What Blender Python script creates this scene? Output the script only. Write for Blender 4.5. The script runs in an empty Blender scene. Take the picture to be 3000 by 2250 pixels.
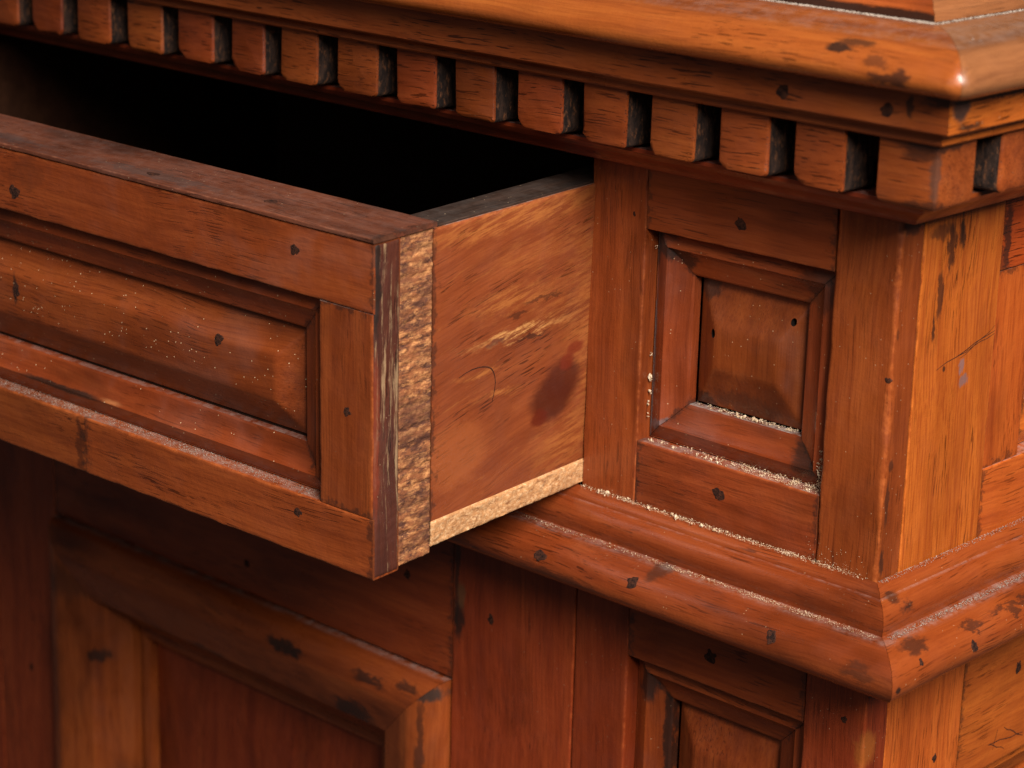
import bpy, bmesh, math, random
from mathutils import Vector, Matrix, noise, Euler
random.seed(11)
S = bpy.context.scene
COL = S.collection

# ------------------------------------------------------------------ camera
cam = bpy.data.cameras.new('camera')
cam.sensor_width = 36.0
cam.lens = 83.55
cam.clip_start, cam.clip_end = 0.02, 50
cam_o = bpy.data.objects.new('camera', cam)
COL.objects.link(cam_o)
RT, DN, FW = ((0.72959754, 0.68336994, 0.02632405), (0.21890175, -0.19689621, -0.95567458), (-0.64789618, 0.7030202, -0.29324587))
M = Matrix(((RT[0], -DN[0], -FW[0], 0.48462), (RT[1], -DN[1], -FW[1], -0.74046), (RT[2], -DN[2], -FW[2], 0.34401), (0, 0, 0, 1)))
cam_o.matrix_world = M
cam.dof.use_dof = True
cam.dof.focus_distance = 0.972
cam.dof.aperture_fstop = 11.0
cam.dof.aperture_blades = 9
S.camera = cam_o

# ------------------------------------------------------------------ light (indoor: one soft lamp, a weak fill, dim room)
w = bpy.data.worlds.new('World'); S.world = w; w.use_nodes = True
bg = w.node_tree.nodes['Background']
bg.inputs[0].default_value = (1.0, 0.96, 0.95, 1); bg.inputs[1].default_value = 0.032
def area(name, target, direc, dist, size, power, colour, size_y=None):
    l = bpy.data.lights.new(name, 'AREA'); l.energy = power; l.color = colour
    l.shape = 'RECTANGLE'; l.size = size; l.size_y = size_y or size
    o = bpy.data.objects.new(name, l); COL.objects.link(o)
    d = Vector(direc).normalized()
    o.location = Vector(target) + d * dist
    o.rotation_euler = d.to_track_quat('Z', 'Y').to_euler()
    return o
area('key_lamp', (-0.15, 0, 0.05), (0.90, -0.52, 0.84), 1.9, 0.80, 96, (1.0, 0.945, 0.88), 1.05)
area('fill_lamp', (-0.15, 0, 0.05), (0.20, -0.90, 0.42), 2.4, 1.6, 6.5, (1.0, 0.95, 0.92))
S.cycles.max_bounces = 5; S.cycles.diffuse_bounces = 3; S.cycles.glossy_bounces = 2
S.view_settings.view_transform = 'Standard'
S.view_settings.look = 'None'
S.view_settings.exposure = 0.0
S.view_settings.gamma = 1.0
S.view_settings.use_curve_mapping = False

# ------------------------------------------------------------------ materials
class NT:
    def __init__(self, name):
        self.m = bpy.data.materials.new(name); self.m.use_nodes = True
        self.t = self.m.node_tree; self.b = self.t.nodes['Principled BSDF']
    def n(self, typ, **kw):
        o = self.t.nodes.new(typ)
        for k, v in kw.items(): setattr(o, k, v)
        return o
    def l(self, a, b): self.t.links.new(a, b)
    def inp(self, sock, v):
        if hasattr(v, 'is_output'): self.l(v, sock)
        else: sock.default_value = v
    def vm(self, op, a, b=None, scale=None):
        o = self.n('ShaderNodeVectorMath', operation=op); self.inp(o.inputs[0], a)
        if b is not None: self.inp(o.inputs[1], b)
        if scale is not None: self.inp(o.inputs['Scale'], scale)
        return o.outputs['Value'] if op in ('LENGTH', 'DOT_PRODUCT') else o.outputs[0]
    def mt(self, op, a, b=0.0, clamp=False):
        o = self.n('ShaderNodeMath', operation=op, use_clamp=clamp); self.inp(o.inputs[0], a); self.inp(o.inputs[1], b)
        return o.outputs[0]
    def noise(self, vec, scale, detail=3, rough=0.55, dist=0.0, col=False):
        o = self.n('ShaderNodeTexNoise'); self.l(vec, o.inputs['Vector'])
        o.inputs['Scale'].default_value = scale; o.inputs['Detail'].default_value = detail
        o.inputs['Roughness'].default_value = rough; o.inputs['Distortion'].default_value = dist
        return o.outputs['Color'] if col else o.outputs[0]
    def step(self, v, a, b, lo=0.0, hi=1.0):
        o = self.n('ShaderNodeMapRange', interpolation_type='SMOOTHSTEP', clamp=True); self.inp(o.inputs[0], v)
        for i, q in enumerate((a, b, lo, hi)): o.inputs[1 + i].default_value = q
        return o.outputs[0]
    def mix(self, f, a, b, mode='MIX'):
        o = self.n('ShaderNodeMix', data_type='RGBA', blend_type=mode); self.inp(o.inputs[0], f)
        for s, q in ((o.inputs[6], a), (o.inputs[7], b)):
            if isinstance(q, tuple): s.default_value = (*q, 1) if len(q) == 3 else q
            else: self.l(q, s)
        return o.outputs[2]
    def ramp(self, v, stops):
        o = self.n('ShaderNodeValToRGB'); self.inp(o.inputs[0], v); e = o.color_ramp.elements
        while len(e) < len(stops): e.new(0.5)
        for k, (p, c) in enumerate(stops): e[k].position = p; e[k].color = (*c, 1)
        return o.outputs[0]

AX = {'x': 0, 'y': 1, 'z': 2}
DUST = (0.40, 0.36, 0.33)
BLK = (0.014, 0.009, 0.007)
def wood(name, axis, cols, pores=0.7, pore_cluster=(0.42, 0.62), fibre=0.35, rough=0.34, dust=0.6, specks=0.35, spots=(), blotch=0.5, coat=0.22, bump=0.34, stretch=0.07, raw=None, tilt=0.0, film=0.0):
    """old varnished wood; axis = grain direction in object space; spots = stains (centre, radii, colour, strength, raggedness)"""
    N = NT(name)
    tc = N.n('ShaderNodeTexCoord'); oi = N.n('ShaderNodeObjectInfo')
    obj = tc.outputs['Object']
    off = N.vm('SCALE', oi.outputs['Color'], scale=3.0)
    p = N.vm('ADD', obj, off)
    if tilt:
        vr = N.n('ShaderNodeVectorRotate', rotation_type='X_AXIS'); N.l(p, vr.inputs['Vector']); vr.inputs['Angle'].default_value = tilt
        p = vr.outputs[0]
    wob = N.noise(p, 9, 2, 0.5, col=True)
    p2 = N.vm('ADD', p, N.vm('SCALE', N.vm('SUBTRACT', wob, (0.5, 0.5, 0.5)), scale=0.012))
    def sq(a):
        s = [1, 1, 1]; s[AX[axis]] = a
        return N.vm('MULTIPLY', p2, tuple(s))
    g = sq(stretch)
    tone = N.noise(g, 110, 5, 0.7, 0.15)
    col = N.ramp(tone, [(0.24, cols[0]), (0.5, cols[1]), (0.76, cols[2])])
    # board-to-board variation
    sep = N.n('ShaderNodeSeparateColor'); N.l(oi.outputs['Color'], sep.inputs[0])
    hs = N.n('ShaderNodeHueSaturation'); N.l(col, hs.inputs['Color'])
    N.l(N.step(sep.outputs[1], 0, 1, 0.90, 1.10), hs.inputs['Value']); N.l(N.step(sep.outputs[2], 0, 1, 0.4965, 0.5035), hs.inputs['Hue'])
    col = hs.outputs[0]
    fib = N.noise(sq(0.022), 1000, 3, 0.7)
    col = N.mix(N.mt('MULTIPLY', N.step(fib, 0.46, 0.66), fibre), col, cols[0])
    # open pores: short dark dashes, in clusters
    po = N.noise(sq(0.042), 1650, 1, 0.4)
    cl = N.step(N.noise(sq(0.35), 42, 2, 0.6), *pore_cluster)
    pm = N.mt('MULTIPLY', N.step(po, 0.605, 0.655), N.mt('MULTIPLY', cl, pores))
    col = N.mix(pm, col, tuple(c * 0.16 for c in cols[0]))
    # cloudy darker varnish
    bl = N.step(N.noise(N.vm('MULTIPLY', p2, tuple(0.4 if k == AX[axis] else 1 for k in range(3))), 30, 3, 0.65), 0.48, 0.74)
    col = N.mix(N.mt('MULTIPLY', bl, blotch), col, tuple(c * 0.45 for c in cols[0]))
    ragged = N.vm('SCALE', N.vm('SUBTRACT', N.noise(N.vm('MULTIPLY', obj, tuple(0.45 if k == AX[axis] else 1 for k in range(3))), 210, 5, 0.72, col=True), (0.5, 0.5, 0.5)), scale=2.6) if spots else None
    if raw:   # patches where the varnish is rubbed through to pale wood: (low, high, scale, colour, strength, squeeze)
        lo, hi, sc, rc, st, sqz = raw
        rm = N.step(N.noise(sq(sqz), sc, 6, 0.72), lo, hi)
        col = N.mix(N.mt('MULTIPLY', rm, st), col, rc)
    rg = None
    streak = N.step(N.noise(sq(0.09), 620, 5, 0.75), 0.40, 0.60, 0.05, 1.0) if raw else 1.0
    for (c, r, sc, st, rag) in spots:
        q = N.vm('ADD', N.vm('SUBTRACT', obj, tuple(c)), N.vm('SCALE', ragged, scale=rag))
        ln = N.vm('LENGTH', N.vm('DIVIDE', q, tuple(r)))
        soft = sum(sc) > 0.5     # rubbed-through patches fade and follow the grain; stains keep an edge
        mk = N.mt('MULTIPLY', N.step(ln, 1.35, 0.1) if soft else N.step(ln, 1.05, 0.55), st)
        if soft: mk = N.mt('MULTIPLY', mk, streak)
        col = N.mix(mk, col, tuple(sc))
    # arrises rubbed through to paler wood; grime worked into the joints
    wn = N.noise(obj, 210, 3, 0.7)
    ed = N.n('ShaderNodeAttribute', attribute_name='edge'); jo = N.n('ShaderNodeAttribute', attribute_name='joint')
    col = N.mix(N.mt('MULTIPLY', N.mt('MULTIPLY', ed.outputs['Fac'], N.step(wn, 0.42, 0.66)), 0.42), col, tuple(min(0.7, c * k) for c, k in zip(cols[2], (1.45, 1.6, 1.7))))
    jm = N.step(N.mt('ADD', jo.outputs['Fac'], N.mt('MULTIPLY', N.mt('SUBTRACT', wn, 0.5), 2.4)), 0.62, 1.05)
    col = N.mix(N.mt('MULTIPLY', N.mt('MULTIPLY', jm, N.mt('GREATER_THAN', jo.outputs['Fac'], 0.001)), 0.58), col, BLK)
    # dust settled on ledges
    ge = N.n('ShaderNodeNewGeometry'); sx = N.n('ShaderNodeSeparateXYZ'); N.l(ge.outputs['Normal'], sx.inputs[0])
    up = N.step(sx.outputs[2], 0.945, 0.996)
    dn = N.step(N.noise(obj, 170, 4, 0.75), 0.34, 0.70)
    dm = N.mt('MULTIPLY', N.mt('MULTIPLY', up, dn), dust)
    dm = N.mt('MULTIPLY', dm, 0.62, True)
    if film:
        dm = N.mt('MAXIMUM', dm, N.mt('MULTIPLY', N.step(N.noise(obj, 28, 3, 0.6), 0.48, 0.72), film))
    col = N.mix(dm, col, DUST)
    # stray specks of wood flour
    vo = N.n('ShaderNodeTexVoronoi', feature='F1'); N.l(obj, vo.inputs['Vector']); vo.inputs['Scale'].default_value = 640
    vs = N.n('ShaderNodeSeparateColor'); N.l(vo.outputs['Color'], vs.inputs[0])
    thr = N.step(N.noise(obj, 22, 2, 0.6), 0.38, 0.72, 0.02 + 0.10 * specks, 0.10 + 0.55 * specks)
    sel = N.mt('LESS_THAN', vs.outputs[0], thr)
    rad = N.step(vs.outputs[1], 0, 1, 0.02, 0.15)
    sp = N.mt('MULTIPLY', N.mt('MULTIPLY', sel, N.mt('LESS_THAN', vo.outputs['Distance'], rad)), specks)
    col = N.mix(sp, col, (0.74, 0.52, 0.30))
    N.l(col, N.b.inputs['Base Color'])
    r1 = N.step(N.noise(obj, 60, 2, 0.65), 0.3, 0.7, rough - 0.07, rough + 0.16)
    r2 = N.mt('ADD', r1, N.mt('MULTIPLY', N.mt('MAXIMUM', dm, sp), 0.5), True)
    N.l(r2, N.b.inputs['Roughness'])
    N.b.inputs['Specular IOR Level'].default_value = 0.34
    N.l(N.mt('MULTIPLY', N.mt('SUBTRACT', 1.0, dm, True), coat), N.b.inputs['Coat Weight'])
    N.b.inputs['Coat Roughness'].default_value = 0.19
    h = N.mt('SUBTRACT', N.mt('ADD', N.mt('MULTIPLY', fib, 0.35), N.mt('MULTIPLY', N.noise(obj, 150, 4, 0.7), 1.1)), N.mt('MULTIPLY', pm, 0.5))
    bp = N.n('ShaderNodeBump'); bp.inputs['Strength'].default_value = bump; bp.inputs['Distance'].default_value = 0.0007
    N.l(h, bp.inputs['Height']); N.l(bp.outputs[0], N.b.inputs['Normal'])
    return N.m

def plain(name, a, b, scale, rough, bump=0.6, c=None, lohi=(0.4, 0.62), sq=(1, 1, 1)):
    N = NT(name); tc = N.n('ShaderNodeTexCoord'); o = N.vm('MULTIPLY', tc.outputs['Object'], sq)
    t = N.noise(o, scale, 6, 0.72)
    col = N.mix(N.step(t, *lohi), a, b)
    if c: col = N.mix(N.step(N.noise(o, scale * 2.3, 5, 0.7), 0.52, 0.66), col, c)
    N.l(col, N.b.inputs['Base Color']); N.b.inputs['Roughness'].default_value = rough
    bp = N.n('ShaderNodeBump'); bp.inputs['Strength'].default_value = bump; bp.inputs['Distance'].default_value = 0.0008
    N.b.inputs['Specular IOR Level'].default_value = 0.2
    N.l(N.noise(o, scale * 3, 4, 0.7), bp.inputs['Height']); N.l(bp.outputs[0], N.b.inputs['Normal'])
    return N.m

RED = ((0.118, 0.0205, 0.0048), (0.212, 0.0420, 0.0092), (0.285, 0.0650, 0.0145))      # front boards
DEEP = ((0.115, 0.0165, 0.0046), (0.208, 0.0340, 0.0080), (0.275, 0.0520, 0.0120))     # door and lower front
GOLD = ((0.240, 0.0410, 0.0066), (0.375, 0.0800, 0.0115), (0.465, 0.1120, 0.0165))      # cabinet side: same wood as RED, its stronger light put into the colour
TOPC = ((0.140, 0.0265, 0.0058), (0.240, 0.0530, 0.0104), (0.310, 0.0810, 0.0155))      # top board
BRN = (0.045, 0.014, 0.007)
MAT = {}
MAT['fx'] = wood('varnished_wood_across', 'x', RED, pores=0.6, fibre=0.5)
MAT['fz'] = wood('varnished_wood_upright', 'z', RED, pores=0.45, fibre=0.5)
MAT['dx'] = wood('dark_varnished_wood_across', 'x', DEEP, pores=0.6, specks=0.15)
MAT['dz'] = wood('dark_varnished_wood_upright', 'z', DEEP, pores=0.5, fibre=0.5, specks=0.15)
MAT['mx'] = wood('moulding_wood_across', 'x', RED, pores=0.5, blotch=0.6, dust=0.9, rough=0.30)
MAT['mz'] = wood('moulding_wood_upright', 'z', RED, pores=0.3, blotch=0.6, fibre=0.5, dust=0.9, rough=0.30)
MAT['my'] = wood('moulding_wood_deep', 'y', GOLD, pores=0.8, blotch=0.85, dust=0.9, rough=0.30)
MAT['sz'] = wood('side_wood_upright', 'z', GOLD, pores=0.75, fibre=0.75, blotch=0.25, rough=0.30, specks=0.2)
MAT['sz2'] = wood('side_panel_wood', 'z', tuple(tuple(c * k for c, k in zip(q, (0.86, 0.74, 0.8))) for q in GOLD), pores=0.7, fibre=0.6, blotch=0.4, rough=0.30, specks=0.2)
MAT['sy'] = wood('side_wood_lengthwise', 'y', GOLD, pores=0.55, pore_cluster=(0.44, 0.62), blotch=0.35, rough=0.30, specks=0.2)
MAT['tx'] = wood('top_wood_across', 'x', TOPC, pores=0.55, blotch=0.55, dust=0.25, rough=0.26, specks=0.1, coat=0.4)
MAT['ty'] = wood('top_wood_deep', 'y', ((0.12, 0.04, 0.015), (0.23, 0.085, 0.03), (0.30, 0.115, 0.04)), pores=0.5, blotch=0.5, dust=0.25, rough=0.26, specks=0.1, coat=0.4)  # browner than the front run: a greyish reflection put into the colour
MAT['inside'] = wood('shade_dark_inner_wood', 'x', ((0.012, 0.0042, 0.002), (0.020, 0.0070, 0.0035), (0.030, 0.0105, 0.005)), dust=0.0, pores=0.3, rough=0.95, coat=0.0, specks=0.0)  # gloom of the closed inside put into the wood colour
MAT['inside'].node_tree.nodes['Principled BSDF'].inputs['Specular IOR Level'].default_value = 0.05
MAT['dent'] = wood('dentil_wood', 'x', RED, pores=0.7, pore_cluster=(0.25, 0.5), blotch=0.4, specks=0.1, stretch=0.1)
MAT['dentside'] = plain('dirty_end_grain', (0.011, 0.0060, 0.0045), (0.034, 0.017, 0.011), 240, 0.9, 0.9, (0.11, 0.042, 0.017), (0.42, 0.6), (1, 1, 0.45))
MAT['nail'] = plain('dark_filler', (0.014, 0.0045, 0.0028), (0.060, 0.018, 0.008), 520, 0.8, 0.7)
MAT['hole'] = plain('hole_black', (0.004, 0.002, 0.001), (0.006, 0.003, 0.002), 300, 0.9, 0.2)
MAT['flour'] = plain('wood_flour', (0.42, 0.28, 0.16), (0.68, 0.53, 0.37), 500, 0.9, 0.3)
MAT['greydust'] = plain('grey_dust', (0.20, 0.16, 0.13), (0.40, 0.33, 0.27), 500, 0.95, 0.3)

# ------------------------------------------------------------------ mesh helpers
def link(name, verts, faces, mat, parent, smooth=35, mats=None, fmat=None, attrs=None):
    me = bpy.data.meshes.new(name); me.from_pydata([tuple(v) for v in verts], [], faces)
    for k, vals in (attrs or {}).items():
        at = me.attributes.new(k, 'FLOAT', 'POINT'); at.data.foreach_set('value', vals)
    for m in (mats or [mat]): me.materials.append(m)
    if fmat: me.polygons.foreach_set('material_index', fmat)
    bm = bmesh.new(); bm.from_mesh(me); bmesh.ops.recalc_face_normals(bm, faces=bm.faces); bm.to_mesh(me); bm.free()
    if smooth:
        me.shade_smooth(); me.set_sharp_from_angle(angle=math.radians(smooth))
    me.update()
    o = bpy.data.objects.new(name, me); COL.objects.link(o); o.parent = parent
    if parent is not None and parent.name == 'cabinet': o.matrix_parent_inverse = Matrix.Translation(-parent.location)   # parts are written in room coordinates
    o.color = (random.random(), random.random(), random.random(), 1)
    return o

def board(name, xr, yr, zr, mat, parent, ax=None, wear=0.0006, seg=0.007, flat=False):
    """a sawn board: rounded, unevenly worn long edges, swept along its grain"""
    R = [xr, yr, zr]
    if ax is None: ax = max(range(3), key=lambda k: R[k][1] - R[k][0])
    a, b = [k for k in range(3) if k != ax]
    L = R[ax][1] - R[ax][0]; n = max(2, min(90, int(L / seg)))
    if flat: n = 1
    BAND = min(0.0009, 0.2 * min(R[a][1] - R[a][0], R[b][1] - R[b][0]))
    wear = min(wear, 0.2 * min(R[a][1] - R[a][0], R[b][1] - R[b][0]))
    V, F, ED, JO = [], [], [], []
    sd = random.random() * 50
    for i in range(n + 1):
        t = R[ax][0] + L * i / n
        k = 0
        for (ca, cb, sa, sb) in ((0, 0, 1, 1), (1, 0, -1, 1), (1, 1, -1, -1), (0, 1, 1, -1)):
            nz = noise.noise(Vector((t * 90, sd + k * 7.3, 0))) + 0.5 * noise.noise(Vector((t * 330, sd + k * 3.1, 5)))
            r = max(0.00012, wear * (1 + 0.9 * nz)); k += 1
            A, B = R[a][ca], R[b][cb]
            seq = [(r + BAND, 0), (r, 0), (0.293 * r, 0.293 * r), (0, r), (0, r + BAND)]
            if sa * sb > 0: seq = seq[::-1]
            for (da, db) in seq:
                p = [0, 0, 0]; p[ax] = t; p[a] = A + sa * da; p[b] = B + sb * db
                V.append(p); ED.append(1.0 if da and db else (0.0 if max(da, db) > r else 0.6)); JO.append(max(0.0, 1 - min(t - R[ax][0], R[ax][1] - t) / 0.005))
    m = 20
    for i in range(n):
        for j in range(m):
            F.append((i * m + j, i * m + (j + 1) % m, (i + 1) * m + (j + 1) % m, (i + 1) * m + j))
    F.append(tuple(range(m))); F.append(tuple(n * m + j for j in range(m)))
    return link(name, V, F, mat, parent, 50, attrs={'edge': ED, 'joint': JO})

def member(name, pts_fn, prof, t0, t1, n, mat, parent, smooth=32, grime=1.0):
    """sweep: pts_fn(t in 0..1, profile point) -> xyz; the profile is a closed loop"""
    V, F, JO = [], [], []; m = len(prof)
    L = (Vector(pts_fn(1, prof[0])) - Vector(pts_fn(0, prof[0]))).length
    ts = [0, 0.0015, 0.003, 0.005, 0.008, 0.012]
    ts = [min(0.3, q / L) for q in ts]; ts = ts + [0.5] + [1 - q for q in ts[::-1]]
    for t in ts:
        for q in prof: V.append(pts_fn(t, q)); JO.append(grime * max(0.0, 1 - min(t, 1 - t) * L / 0.008))
    n = len(ts) - 1
    for i in range(n):
        for j in range(m):
            F.append((i * m + j, i * m + (j + 1) % m, (i + 1) * m + (j + 1) % m, (i + 1) * m + j))
    F.append(tuple(range(m))); F.append(tuple(n * m + j for j in range(m)))
    return link(name, V, F, mat, parent, smooth, attrs={'joint': JO})

def smoothprof(p, k=3):
    """Catmull-Rom through profile points flagged round (3rd value true)"""
    out = []
    for i in range(len(p) - 1):
        a = p[i]; b = p[i + 1]
        out.append(a[:2])
        if len(a) > 2 and len(b) > 2:
            p0 = p[i - 1] if i > 0 and len(p[i - 1]) > 2 else a
            p3 = p[i + 2] if i + 2 < len(p) and len(p[i + 2]) > 2 else b
            for s in range(1, k):
                t = s / k
                q = []
                for c in (0, 1):
                    q.append(0.5 * (2 * a[c] + (b[c] - p0[c]) * t + (2 * p0[c] - 5 * a[c] + 4 * b[c] - p3[c]) * t * t + (3 * a[c] - p0[c] - 3 * b[c] + p3[c]) * t ** 3))
                out.append(tuple(q))
    out.append(p[-1][:2])
    return out

def rect_moulding(parent, x0, x1, z0, z1, prof, mx, mz, axis_map=None, name='moulding', flute=0.0):
    """four mitred members round a rectangle; prof (inset u, depth w behind the face)"""
    f = axis_map or (lambda a, w, c: (a, w, c))
    g = 0.00012
    def bot(t, q): u, w = q; return f(x0 + u + g + (x1 - x0 - 2 * u - 2 * g) * t, w, z0 + u)
    def top(t, q): u, w = q; return f(x0 + u + g + (x1 - x0 - 2 * u - 2 * g) * t, w, z1 - u)
    def lef(t, q): u, w = q; return f(x0 + u, w, z0 + u + g + (z1 - z0 - 2 * u - 2 * g) * t)
    def rig(t, q): u, w = q; return f(x1 - u, w, z0 + u + g + (z1 - z0 - 2 * u - 2 * g) * t)
    return [member(name, fn, prof, 0, 1, 1, m, parent, grime=0.0 if name == 'door_moulding' else 1.0) for fn, m in ((bot, mx), (top, mx), (lef, mz), (rig, mz))]

mm = 0.001
PANEL_PROF = smoothprof([(0.6, 7.9), (1.2, 8.0), (1.4, 7.6, 1), (3.5, 6.6, 1), (5.5, 5.9, 1), (7.2, 5.5), (7.6, 6.5), (7.7, 6.6, 1), (10.0, 8.1, 1), (13.0, 9.4, 1), (15.8, 10.2, 1), (17.3, 10.6, 1), (18.0, 11.3), (18.2, 15.5), (0.6, 15.5)])
PANEL_PROF = [(a * mm, b * mm) for a, b in PANEL_PROF]
BOL_PROF = smoothprof([(1.0, 3.0), (1.0, -1.0, 1), (2.0, -4.8, 1), (5.0, -8.8, 1), (10.5, -11.8, 1), (16.5, -12.8, 1), (18.6, -12.4), (28.0, -9.9), (37.7, -6.4), (38.6, -5.2), (43.7, 1.6), (52.6, 10.5), (53.6, 16.6), (54.2, 15.2, 1), (56.5, 14.0, 1), (59.5, 14.0, 1), (61.8, 15.4), (62.4, 18.8), (62.6, 26.0), (1.0, 26.0)])
BOL_PROF = [(a * mm, b * mm) for a, b in BOL_PROF]

def raised_panel(name, x0, x1, z0, z1, d_edge, d_top, bev, mat, parent, fmap=None, nx=28, nz=28, crown=0.0, bz=None):
    """fielded panel: soft bevels rising to a slightly crowned field"""
    f = fmap or (lambda a, w, c: (a, w, c))
    bz = bz or bev
    def ticks(a, b, n, bev):
        t = set()
        for i in range(13): t.add(a + bev * 1.2 * i / 12); t.add(b - bev * 1.2 * i / 12)
        for i in range(n + 1): t.add(a + bev * 1.2 + (b - a - 2.4 * bev) * i / n)
        return sorted(t)
    X, Z = ticks(x0, x1, nx, bev), ticks(z0, z1, nz, bz)
    X = [x for i, x in enumerate(X) if i == 0 or x - X[i - 1] > 1e-6]; Z = [z for i, z in enumerate(Z) if i == 0 or z - Z[i - 1] > 1e-6]
    V, F = [], []
    def prof(d):
        t = min(1, d)
        return t if t < 0.8 else 0.8 + 0.2 * math.sin((t - 0.8) / 0.2 * math.pi / 2) * 0.8
    for z in Z:
        for x in X:
            dd = min((x - x0) / bev, (x1 - x) / bev, (z - z0) / bz, (z1 - z) / bz)
            h = prof(dd) / 0.96
            cx, cz = (2 * (x - x0) / (x1 - x0) - 1), (2 * (z - z0) / (z1 - z0) - 1)
            y = d_edge + (d_top - d_edge) * h - crown * (1 - cz * cz) * min(1, dd)
            V.append(f(x, y, z))
    nX = len(X)
    for j in range(len(Z) - 1):
        for i in range(nX - 1): F.append((j * nX + i, j * nX + i + 1, (j + 1) * nX + i + 1, (j + 1) * nX + i))
    # closed back
    b0 = len(V); back = d_edge + 0.006
    ring = [i for i in range(nX)] + [j * nX + nX - 1 for j in range(1, len(Z))] + [(len(Z) - 1) * nX + i for i in range(nX - 2, -1, -1)] + [j * nX for j in range(len(Z) - 2, 0, -1)]
    xs = [(X[i], Z[0]) for i in range(nX)] + [(X[-1], z) for z in Z[1:]] + [(x, Z[-1]) for x in X[-2::-1]] + [(X[0], z) for z in Z[-2:0:-1]]
    for (x, z) in xs: V.append(f(x, back, z))
    m = len(ring)
    for i in range(m): F.append((ring[i], ring[(i + 1) % m], b0 + (i + 1) % m, b0 + i))
    F.append(tuple(b0 + i for i in range(m)))
    return link(name, V, F, mat, parent, 25)

def cut(o, cutters):
    """drill holes with a boolean, then keep the plain mesh"""
    for c in cutters:
        md = o.modifiers.new('hole', 'BOOLEAN'); md.operation = 'DIFFERENCE'; md.solver = 'EXACT'; md.object = c
        try: md.material_mode = 'TRANSFER'
        except Exception: pass
    dg = bpy.context.evaluated_depsgraph_get(); dg.update()
    me = bpy.data.meshes.new_from_object(o.evaluated_get(dg))
    o.modifiers.clear(); o.data = me
    for c in cutters: bpy.data.objects.remove(c)

def plug(parent, loc, nrm, r=0.0028, mat='nail', name='nail_plug', sx=1.0):
    """irregular dark filled nail hole, a hair proud of the wood"""
    n = Vector(nrm).normalized(); q = n.to_track_quat('Z', 'Y'); k = 18
    V, F = [], []
    sd = random.random() * 99
    rr = [r * (0.92 + 0.55 * noise.noise(Vector((math.cos(6.283 * i / k) * 1.2, math.sin(6.283 * i / k) * 1.2, sd))) + 0.22 * noise.noise(Vector((math.cos(6.283 * i / k) * 3.1, math.sin(6.283 * i / k) * 3.1, sd + 9)))) for i in range(k)]
    for s, h in ((1.06, -0.0008), (1.0, 0.00004), (0.7, 0.00010)):
        for i in range(k):
            a = 6.283 * i / k
            V.append(Vector(loc) + q @ Vector((math.cos(a) * rr[i] * s * sx, math.sin(a) * rr[i] * s, h)))
    for b in (0, k):
        for i in range(k): F.append((b + i, b + (i + 1) % k, b + k + (i + 1) % k, b + k + i))
    F.append(tuple(2 * k + i for i in range(k))); F.append(tuple(range(k)))
    return link(name, V, F, MAT[mat], parent, 60)

# ------------------------------------------------------------------ the cabinet
W = 0.7525                      # cabinet width; right front arris at x = 0, front face at y = 0, sill top at z = 0
DEP = 0.42                      # depth
ZB = -0.60                      # foot
cab = bpy.data.objects.new('cabinet', None); COL.objects.link(cab)
cab.location = (-W / 2, DEP / 2, ZB)
cab['label'] = 'old reddish brown wooden cabinet with dentil cornice, panelled door and drawer opening'
cab['category'] = 'cabinet'
X1, X2, X3 = -0.1548, -0.1248, -0.0303
ZT, ZBR, ZCOR = 0.1188, 0.0268, 0.1475
TH = 0.0160                     # front frame thickness
mir = lambda x: -W - x

def upper_bay(m):
    """small framed panel beside the drawer; m mirrors it to the far end"""
    mx = (lambda a, b: (mir(b), mir(a))) if m else (lambda a, b: (a, b))
    board('stile', mx(X1, X2 - 0.0003), (0, TH), (-0.012, ZCOR), MAT['fz'], cab)
    board('stile', mx(X3 + 0.0004, 0.0), (0, TH), (-0.012, ZCOR), MAT['fzc'], cab, wear=0.0015)
    board('rail', mx(X2, X3), (0.0003, TH), (ZT, ZCOR), MAT['fx'], cab)
    board('rail', mx(X2, X3), (0.0003, TH), (-0.012, ZBR), MAT['fx'], cab)
    a, b = mx(X2, X3)
    i = 0.0182
    pn = raised_panel('panel', a + i + 0.0009, b - i - 0.0009, ZBR + i + 0.0009, ZT - i - 0.0009, 0.0158, 0.0098, 0.0125, MAT['panel1'] if not m else MAT['fz'], cab, bz=0.0190, crown=0.0006)
    rect_moulding(pn, a, b, ZBR, ZT, PANEL_PROF, MAT['mx1'] if not m else MAT['mx'], MAT['mz1'] if not m else MAT['mz'])
    return pn

def lower_bay(m):
    mx = (lambda a, b: (mir(b), mir(a))) if m else (lambda a, b: (a, b))
    z0, z1 = -0.50, -0.0722
    board('stile', mx(-0.1552, X2 - 0.0002), (0, TH), (ZB + 0.04, -0.02), MAT['dz'], cab)
    board('stile', mx(X3 + 0.0002, 0.0), (0, TH), (ZB + 0.04, -0.02), MAT['dz2'], cab, wear=0.0010)
    board('rail', mx(X2, X3), (0.0003, TH), (z1, -0.02), MAT['dx'], cab)
    board('rail', mx(X2, X3), (0.0003, TH), (ZB + 0.04, z0), MAT['dx'], cab)
    a, b = mx(X2, X3); i = 0.0182
    pn = raised_panel('panel', a + i + 0.0009, b - i - 0.0009, z0 + i, z1 - i - 0.0009, 0.0158, 0.0098, 0.0135, MAT['dz'], cab, nz=60, bz=0.019)
    rect_moulding(pn, a, b, z0, z1, PANEL_PROF, MAT['dx'], MAT['mz2'])

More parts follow.
